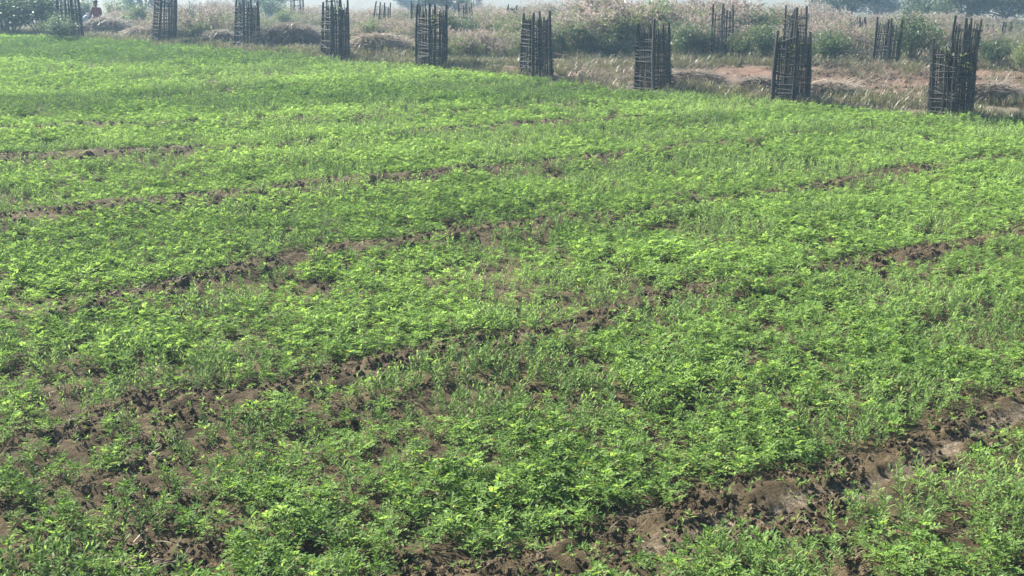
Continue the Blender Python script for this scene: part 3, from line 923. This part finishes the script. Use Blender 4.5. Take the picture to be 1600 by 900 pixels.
def guard(px, py, hpx, wpx, label, seed, per=6, bands=8, rz=None, lean=(0, 0), ragged=.5, posts=4, sink=.12, broken=0., taper=.86, at=None):
    random.seed(1000 + seed)
    x, y = at if at else ground_at(px, py); z = Z(x, y)
    f = y * CP - (z - CAM_H) * SP
    H = hpx / FOCAL * f * 1.04; W = wpx / FOCAL * f
    rz = U(.5, 1.0) if rz is None else rz
    side = W / (abs(math.cos(rz)) + abs(math.sin(rz))) * .94
    t = thing('bamboo_tree_guard', label, 'tree guard', (x, y, z), rz, 'bamboo tree guards')
    t.rotation_mode = 'ZYX'; t.rotation_euler = (lean[0], lean[1], rz)
    h = side / 2
    cor = [(-h, -h), (h, -h), (h, h), (-h, h)]
    def at_(cx, cy, zz):
        k = 1 - (1 - taper) * zz / H
        return (cx * k, cy * k, zz)
    ptop = []
    for cx, cy in cor[:posts]:
        top = H * U(.95, 1.04); ptop.append(top)
        j = U(-.02, .02)
        e = at_(cx, cy, top)
        stick('post', t, (cx, cy, -sink), (e[0] + j, e[1] + U(-.02, .02), top), U(.066, .082))
    for fi in range(4):
        a, b = cor[fi], cor[(fi + 1) % 4]
        for i in range(per):
            if random.random() < .06 + broken: continue
            u = (i + .5 + U(-.28, .28)) / per
            cx, cy = a[0] + (b[0] - a[0]) * u, a[1] + (b[1] - a[1]) * u
            top = H * (U(.84, .93) + ragged * U(-.10, .07))
            e = at_(cx, cy, top)
            stick('stake', t, (cx * 1.02 + U(-.012, .012), cy * 1.02 + U(-.012, .012), -sink), (e[0] + U(-.045, .045), e[1] + U(-.045, .045), top), U(.022, .034), .85)
        for i in range(bands):
            if random.random() < .05 + broken: continue
            zz = H * (.06 + .74 * (i + U(-.22, .22)) / (bands - 1))
            tl = U(-.05, .05) if random.random() < .7 else U(-.16, .16)
            A, B = Vector(at_(a[0] * 1.05, a[1] * 1.05, zz)), Vector(at_(b[0] * 1.05, b[1] * 1.05, zz + tl))
            ex = (B - A) * U(.03, .09)
            stick('band', t, A - ex, B + ex, U(.026, .040), .8)
    return t, H

g = {}
g['a'] = guard(112, 62, 74, 38, 'dark bamboo guard left of the seated person, leftmost of the row', 1, 9, 10, ragged=.3)
g['b'] = guard(256, 68, 88, 40, 'bamboo guard leaning slightly, second from the left in the row', 2, 10, 14, .62, (0, .12))
g['c'] = guard(386, 76, 72, 41, 'bamboo guard left of the dark straw heap, third in the row', 3, 10, 13, .7, (0, .055))
g['d'] = guard(524, 94, 86, 47, 'bamboo guard right of the dark straw heap, fourth in the row', 4, 11, 14, .6, (0, .04))
g['e'] = guard(674, 107, 93, 49, 'straight bamboo guard with a tilted top band, fifth in the row', 5, 10, 14, .66, (0, .03), taper=.95)
g['f'] = guard(838, 123, 94, 52, 'narrow-topped bamboo guard, sixth in the row', 6, 11, 14, .55, taper=.82)
g['g'] = guard(1020, 141, 103, 58, 'bamboo guard standing before the bare reddish land, seventh in the row', 7, 12, 15, .72, (0, -.025), taper=.86)
g['h'] = guard(1234, 161, 112, 58, 'bamboo guard with a farther one rising above it, eighth in the row', 8, 12, 15, .68, (0, -.005), taper=.9)
g['i'] = guard(1484, 184, 120, 62, 'tallest looking bamboo guard, rightmost of the row, leafy sapling inside', 9, 12, 15, .5, (0, -.04), taper=.97)
# farther ones on the rough land behind
guard(523, 56, 62, 26, 'faint guard showing above the fourth guard of the row', 21, 5, 6, ragged=.8)
guard(466, 44, 46, 24, 'faint guard high between third and fourth guards', 22, 4, 5, ragged=.8)
guard(595, 52, 46, 28, 'broken guard open to the sky above the flattened straw heap', 23, 3, 5, .6, (0, .1), broken=.25)
guard(655, 50, 46, 26, 'faint guard rising behind the left side of the fifth guard', 24, 5, 5, broken=.1)
guard(727, 52, 40, 24, 'bluish faint guard right of the fifth guard', 25, 5, 6)
guard(747, 68, 34, 26, 'low guard sunk in grass, mostly posts showing', 26, 2, 3, broken=.3, ragged=.2)
guard(801, 56, 42, 30, 'leaning broken guard just left above the sixth guard', 27, 4, 5, .7, (0, .14), broken=.2)
guard(1126, 94, 78, 33, 'half-hidden guard in the tall grass between seventh and eighth guards', 28, 7, 8, .6, taper=.95)
guard(1238, 106, 82, 38, 'guard showing its top above and behind the eighth guard', 29, 6, 8, .6, ragged=.9)
guard(1338, 72, 40, 27, 'small ragged guard among straw left of the leaning guard', 30, 5, 5, .7, broken=.12, ragged=1.)
guard(1383, 104, 68, 40, 'leaning guard between eighth and ninth guards', 31, 7, 7, .6, (0, .03), taper=.95)
guard(1500, 140, 104, 42, 'leaning guard close behind the ninth guard', 32, 7, 8, .6, (0, .03), taper=.95)
guard(1545, 66, 28, 17, 'tiny far guard right of the ninth guard, below the trees', 33, 3, 4, broken=.1)
guard(1572, 62, 24, 15, 'tiny far guard at the right end below the trees', 34, 3, 3, broken=.3)
guard(1000, 52, 36, 20, 'far guard hidden behind the bright green shrub, one post showing', 35, 3, 4, broken=.2)
guard(1298, 56, 32, 16, 'tiny bluish guard far behind the round green shrub', 36, 4, 4)

# young trees inside some guards
def sapling(gd, hh, label, nl, seed, spread=.22):
    random.seed(1500 + seed)
    root, H = gd
    loc = root.location
    t = thing('sapling', label, 'sapling', (loc.x, loc.y, loc.z), 0, 'saplings inside the guards')
    st = MB(); hh = hh * H
    st.tube([V(0, 0, -.05), V(.02, .01, hh * .5), V(0, .02, hh)], [.012, .009, .004], 5)
    obj('stem', st.mesh('sapling_stem', [M['bark']]), t)
    for i in range(nl):
        b = MB(); zz = hh * U(.6, 1.0); az = U(0, 6.28); el = U(-.3, .9)
        b.leaflet(V(0, 0, 0), V(math.cos(az), math.sin(az), el), V(0, 0, 1), U(.16, .26), U(.045, .065), .25)
        me = b.mesh('sapling_leaf', [M['shrub_pale']])
        obj('leaf', me, t, (math.cos(az) * U(.02, spread * .5), math.sin(az) * U(.02, spread * .5), zz))
sapling(g['d'], .97, 'young green sapling topping out of the fourth guard', 16, 1)
sapling(g['e'], .92, 'young green sapling inside the fifth guard', 12, 2)
sapling(g['i'], .86, 'leafy young sapling inside the rightmost guard', 26, 3, .5)
sapling(g['h'], .76, 'young sapling with glinting leaves inside the eighth guard', 12, 4)

# ------------------------------------------------------------------ far trees
def tree_meshes(seed, h, r, nl, lsz, low):
    random.seed(seed); tr = MB(); lf = MB()
    th = h * low * .6
    tr.tube([V(0, 0, -.2), V(.05, 0, th * .5), V(-.05, .08, th)], [.17, .13, .11], 7)
    clumps = []
    for i in range(8):
        az = i * .785 + U(-.3, .3); o = r * U(.45, .95); e = V(math.cos(az) * o, math.sin(az) * o, h * U(low, .95))
        m = V(math.cos(az) * o * .45, math.sin(az) * o * .45, th + (e.z - th) * .5)
        tr.tube([V(-.05, .08, th * U(.75, 1)), m, e], [.075, .045, .015], 5)
        clumps.append((e, r * U(.25, .42)))
        for k in range(3):
            q = m.lerp(e, U(.2, .9)); e2 = q + V(U(-1, 1), U(-1, 1), U(-.2, .9)).normalized() * r * U(.25, .5)
            tr.tube([q, e2], [.025, .008], 4)
            clumps.append((e2, r * U(.16, .32)))
    for i in range(nl):
        c, cr = random.choice(clumps)
        d = V(random.gauss(0, 1), random.gauss(0, 1), random.gauss(0, .7)).normalized() * cr * random.random() ** .5
        lf.leaflet(c + d, V(U(-1, 1), U(-1, 1), U(-.6, .6)), V(U(-.4, .4), U(-.4, .4), 1), lsz * U(.7, 1.4), lsz * U(.25, .4), .15)
    return tr.mesh('tree_wood', [M['bark']]), lf.mesh('tree_leaves', [M['tree']])
TREES = [tree_meshes(600, 4.2, 2.3, 6500, .2, .16), tree_meshes(601, 4.0, 2.6, 8000, .2, .22), tree_meshes(602, 5.0, 2.1, 6500, .2, .18)]
TREE_LIST = [  # photo x, distance, size, which, label
    (30, 75, 1.3, 0, 'hazy tree behind the shrubs in the top left corner'),
    (250, 95, 1.0, 2, 'hazy tree behind the second guard'),
    (430, 90, .9, 0, 'hazy tree behind the third guard'),
    (650, 120, .8, 1, 'pale blue tree right of the sky gap, behind the fifth guard'),
    (700, 75, .7, 0, 'dense bluish tree above and right of the fifth guard'),
    (745, 110, .8, 2, 'hazy tree between the dense bluish tree and the sixth guard'),
    (860, 190, .8, 1, 'very faint tree behind the sixth guard'),
    (1000, 200, .8, 0, 'very faint tree behind the seventh guard'),
    (1120, 200, .9, 2, 'very faint tree above the half-hidden guard'),
    (1300, 70, .8, 0, 'bluish tree between the eighth guard and the leaning guard'),
    (1348, 84, .95, 1, 'thin bluish tree above the small ragged guard'),
    (1415, 72, 1.0, 2, 'hazy tree above the upright green shrub'),
    (1478, 62, .9, 1, 'spreading bare-limbed tree above the rightmost guard'),
    (1538, 66, .9, 1, 'spreading hazy tree right of the one above the rightmost guard'),
    (1595, 58, .85, 0, 'dark bluish tree in the top right corner'),
]
random.seed(5)
for px, dist_, s, which, lab in TREE_LIST:
    x, y = (px - 800) / FOCAL * dist_, dist_ * .985
    t = thing('tree', lab, 'tree', (x, y, Z(x, y)), U(0, 6.28), 'far trees in the haze')
    t.scale = (s * U(.95, 1.1), s * U(.95, 1.1), s)
    obj('trunk', TREES[which][0], t); obj('crown', TREES[which][1], t)

# the far-off wood beyond them, one dim mass
wx = RNG.uniform(-170, 170, 110); wy = RNG.uniform(190, 330, 110)
wood = []
for tw_, cr_ in TREES:
    b = MB(); b.v = [tuple(v.co) for v in tw_.vertices] + [tuple(v.co) for v in cr_.vertices]
    o_ = len(tw_.vertices)
    b.f = [tuple(p.vertices) for p in tw_.polygons] + [tuple(i + o_ for i in p.vertices) for p in cr_.polygons]
    b.m = [0] * len(tw_.polygons) + [1] * len(cr_.polygons)
    wood.append(b.mesh('wood_shape', [M['bark'], M['tree']]))
ws = RNG.uniform(.9, 1.7, (110, 1))
scatter('far_woods', np.stack([wx, wy, ground_z(wx, wy)], 1), np.stack([wx * 0, wx * 0, RNG.uniform(0, 6.28, 110)], 1), np.repeat(ws, 3, 1), RNG.integers(0, 3, 110), wood, 'dim blue line of far-off woods on the horizon')

# ------------------------------------------------------------------ the seated person
def skin_mesh(name, joints, bones, mat, sub=2, root=0):
    """grow one continuous surface over a skeleton: joints = {name: (point, radius)}"""
    names = list(joints); ix = {k: i for i, k in enumerate(names)}
    me = bpy.data.meshes.new(name)
    me.from_pydata([joints[k][0] for k in names], [(ix[a], ix[b]) for a, b in bones], [])
    o = bpy.data.objects.new(name, me); COL.objects.link(o)
    md = o.modifiers.new('skin', 'SKIN'); md.use_smooth_shade = True
    for k, sv in zip(names, me.skin_vertices[0].data):
        r_ = joints[k][1]
        sv.radius = r_ if isinstance(r_, tuple) else (r_, r_)
        sv.use_root = names.index(k) == root
    o.modifiers.new('sub', 'SUBSURF').levels = sub
    dg = bpy.context.evaluated_depsgraph_get()
    out = bpy.data.meshes.new_from_object(o.evaluated_get(dg))
    out.name = name
    bpy.data.objects.remove(o); bpy.data.meshes.remove(me)
    out.materials.clear(); out.materials.append(mat)
    return out

def person(px, py, lift):
    x, y = ground_at(px, 54); z = Z(x, y) + lift
    skin = matte('skin', [(.3, (.13, .075, .05)), (.7, (.19, .11, .075))], 20, .6)
    shirt = matte('maroon_shirt', [(.3, (.13, .022, .026)), (.7, (.20, .036, .042))], 14, .9)
    cloth = matte('brown_cloth', [(.3, (.10, .055, .045)), (.7, (.16, .09, .07))], 14, .9)
    hair = matte('black_hair', [(.3, (.006, .006, .007)), (.7, (.015, .014, .014))], 30, .5)
    t = thing('person', 'person in a maroon shirt sitting on the brown brush mound', 'person', (x, y, z), 0)
    # +Y is towards the far land, the figure faces left (-X) and a little towards the viewer
    J = {'pelvis': ((0, 0, .10), (.15, .13)), 'waist': ((.01, 0, .28), (.135, .11)), 'chest': ((0, .0, .46), (.165, .12)), 'neck0': ((-.01, 0, .60), (.065, .06)),
         'neck': ((-.02, 0, .66), .055), 'jaw': ((-.045, 0, .73), (.072, .075)), 'head': ((-.03, 0, .82), (.085, .10)), 'crown': ((-.02, 0, .89), (.06, .07)), 'nose': ((-.135, 0, .775), .016)}
    B = [('pelvis', 'waist'), ('waist', 'chest'), ('chest', 'neck0'), ('neck0', 'neck'), ('neck', 'jaw'), ('jaw', 'head'), ('head', 'crown'), ('jaw', 'nose')]
    for sg, nm in ((-1, 'near'), (1, 'far')):
        J.update({nm + 'sh': ((0, sg * .17, .55), .062), nm + 'el': ((-.06, sg * .25, .31), .046), nm + 'wr': ((-.26, sg * .16, .22), .032), nm + 'palm': ((-.32, sg * .14, .20), (.036, .022)),
                  nm + 'hip': ((-.03, sg * .09, .08), .095), nm + 'kn': ((-.38, sg * .22, .20), .065), nm + 'an': ((-.20, sg * .03 - .05, .03), .042), nm + 'toe': ((-.34, sg * .05 - .06, .0), .035)})
        B += [('chest', nm + 'sh'), (nm + 'sh', nm + 'el'), (nm + 'el', nm + 'wr'), (nm + 'wr', nm + 'palm'), ('pelvis', nm + 'hip'), (nm + 'hip', nm + 'kn'), (nm + 'kn', nm + 'an'), (nm + 'an', nm + 'toe')]
        for i, (dy, ln) in enumerate(((-.026, .055), (-.009, .068), (.009, .072), (.025, .062))):
            J[nm + 'f%d' % i] = ((-.345, sg * .14 + dy, .195), .0085); J[nm + 'g%d' % i] = ((-.345 - ln, sg * .14 + dy * 1.2, .165), .007)
            B += [(nm + 'palm', nm + 'f%d' % i), (nm + 'f%d' % i, nm + 'g%d' % i)]
        J[nm + 'th'] = ((-.325, sg * .14 - sg * .05, .19), .009); B.append((nm + 'palm', nm + 'th'))
    obj('body', skin_mesh('person_body', J, B, skin), t)
    S = {k: (J[k][0], tuple(r + .016 for r in (J[k][1] if isinstance(J[k][1], tuple) else (J[k][1],) * 2))) for k in ('pelvis', 'waist', 'chest', 'nearsh', 'farsh', 'nearel', 'farel')}
    S['neck0'] = ((-.01, 0, .59), (.09, .08))
    obj('shirt', skin_mesh('person_shirt', S, [('pelvis', 'waist'), ('waist', 'chest'), ('chest', 'neck0'), ('chest', 'nearsh'), ('chest', 'farsh'), ('nearsh', 'nearel'), ('farsh', 'farel')], shirt), t)
    T = {k: (J[k][0], tuple(r + .02 for r in (J[k][1] if isinstance(J[k][1], tuple) else (J[k][1],) * 2))) for k in ('pelvis', 'nearhip', 'farhip', 'nearkn', 'farkn', 'nearan', 'faran')}
    T['pelvis'] = ((0, 0, .09), (.168, .15))
    obj('trousers', skin_mesh('person_trousers', T, [('pelvis', 'nearhip'), ('pelvis', 'farhip'), ('nearhip', 'nearkn'), ('farhip', 'farkn'), ('nearkn', 'nearan'), ('farkn', 'faran')], cloth), t)
    Hh = {'a': ((.02, 0, .76), (.07, .085)), 'b': ((.0, 0, .85), (.095, .11)), 'c': ((-.04, 0, .90), (.075, .085))}
    obj('hair', skin_mesh('person_hair', Hh, [('a', 'b'), ('b', 'c')], hair), t)
    for sg in (-1, 1):
        e = MB(); e.tube([V(-.118, sg * .032, .80), V(-.126, sg * .032, .80)], [.011, .007], 6)
        obj('eye', e.mesh('person_eye', [hair]), t)
    t.rotation_euler.z = R(-35)
    return t, (x, y, z)

PERS, PLOC = person(154, 30, .50)

def bundle(x, y, z):
    """a tied grey-blue cloth bundle lying beside the person"""
    cl = matte('grey_blue_cloth', [(.35, (.07, .085, .10)), (.5, (.22, .26, .30)), (.65, (.42, .45, .47))], 11, .9, .4, 30)
    t = thing('cloth_bundle', 'grey-blue patterned cloth bundle beside the seated person', 'bundle', (x, y, z), .4)
    random.seed(3); mb = MB(); n1, n2 = 16, 9
    for j in range(n2 + 1):
        v = math.pi * (j + .02) / (n2 + .04)
        for i in range(n1):
            a = 2 * math.pi * i / n1
            r_ = math.sin(v) * (1 + .14 * math.sin(5 * a + 2 * v) + .06 * math.sin(9 * a))
            mb.v.append((.21 * r_ * math.cos(a), .18 * r_ * math.sin(a), .19 - .20 * math.cos(v) * -1 * (1 if j > n2 / 2 else .95)))
    for j in range(n2):
        for i in range(n1):
            mb.f.append((j * n1 + i, j * n1 + (i + 1) % n1, (j + 1) * n1 + (i + 1) % n1, (j + 1) * n1 + i)); mb.m.append(0)
    obj('cloth', mb.mesh('bundle_cloth', [cl], True), t)
    k = MB()
    for a in (0.3, 2.2, 4.0):
        k.tube([V(0, 0, .37), V(math.cos(a) * .05, math.sin(a) * .05, .43), V(math.cos(a) * .12, math.sin(a) * .12, .42)], [.03, .028, .008], 6)
    obj('knot', k.mesh('bundle_knot', [cl], True), t)
bundle(PLOC[0] - .42, PLOC[1] + .1, PLOC[2] - .06)

# ------------------------------------------------------------------ haze
def haze():
    m, nt = new_mat('haze'); t = NT(nt)
    p = t.n('ShaderNodeVolumePrincipled')
    p.inputs['Color'].default_value = (.50, .75, 1.0, 1)
    p.inputs['Density'].default_value = .0013
    p.inputs['Anisotropy'].default_value = .2
    o = t.n('ShaderNodeOutputMaterial'); t.l(p.outputs[0], o.inputs['Volume'])
    mb = MB(); a, b0, b1 = 720, -3., 14.
    mb.add([(-a, -a, b0), (a, -a, b0), (a, a, b0), (-a, a, b0), (-a, -a, b1), (a, -a, b1), (a, a, b1), (-a, a, b1)],
           [(3, 2, 1, 0), (4, 5, 6, 7), (0, 1, 5, 4), (1, 2, 6, 5), (2, 3, 7, 6), (3, 0, 4, 7)])
    h = obj('haze', mb.mesh('haze', [m]))
    tag(h, 'thin pale blue morning haze over the far land', kind='stuff')
haze()
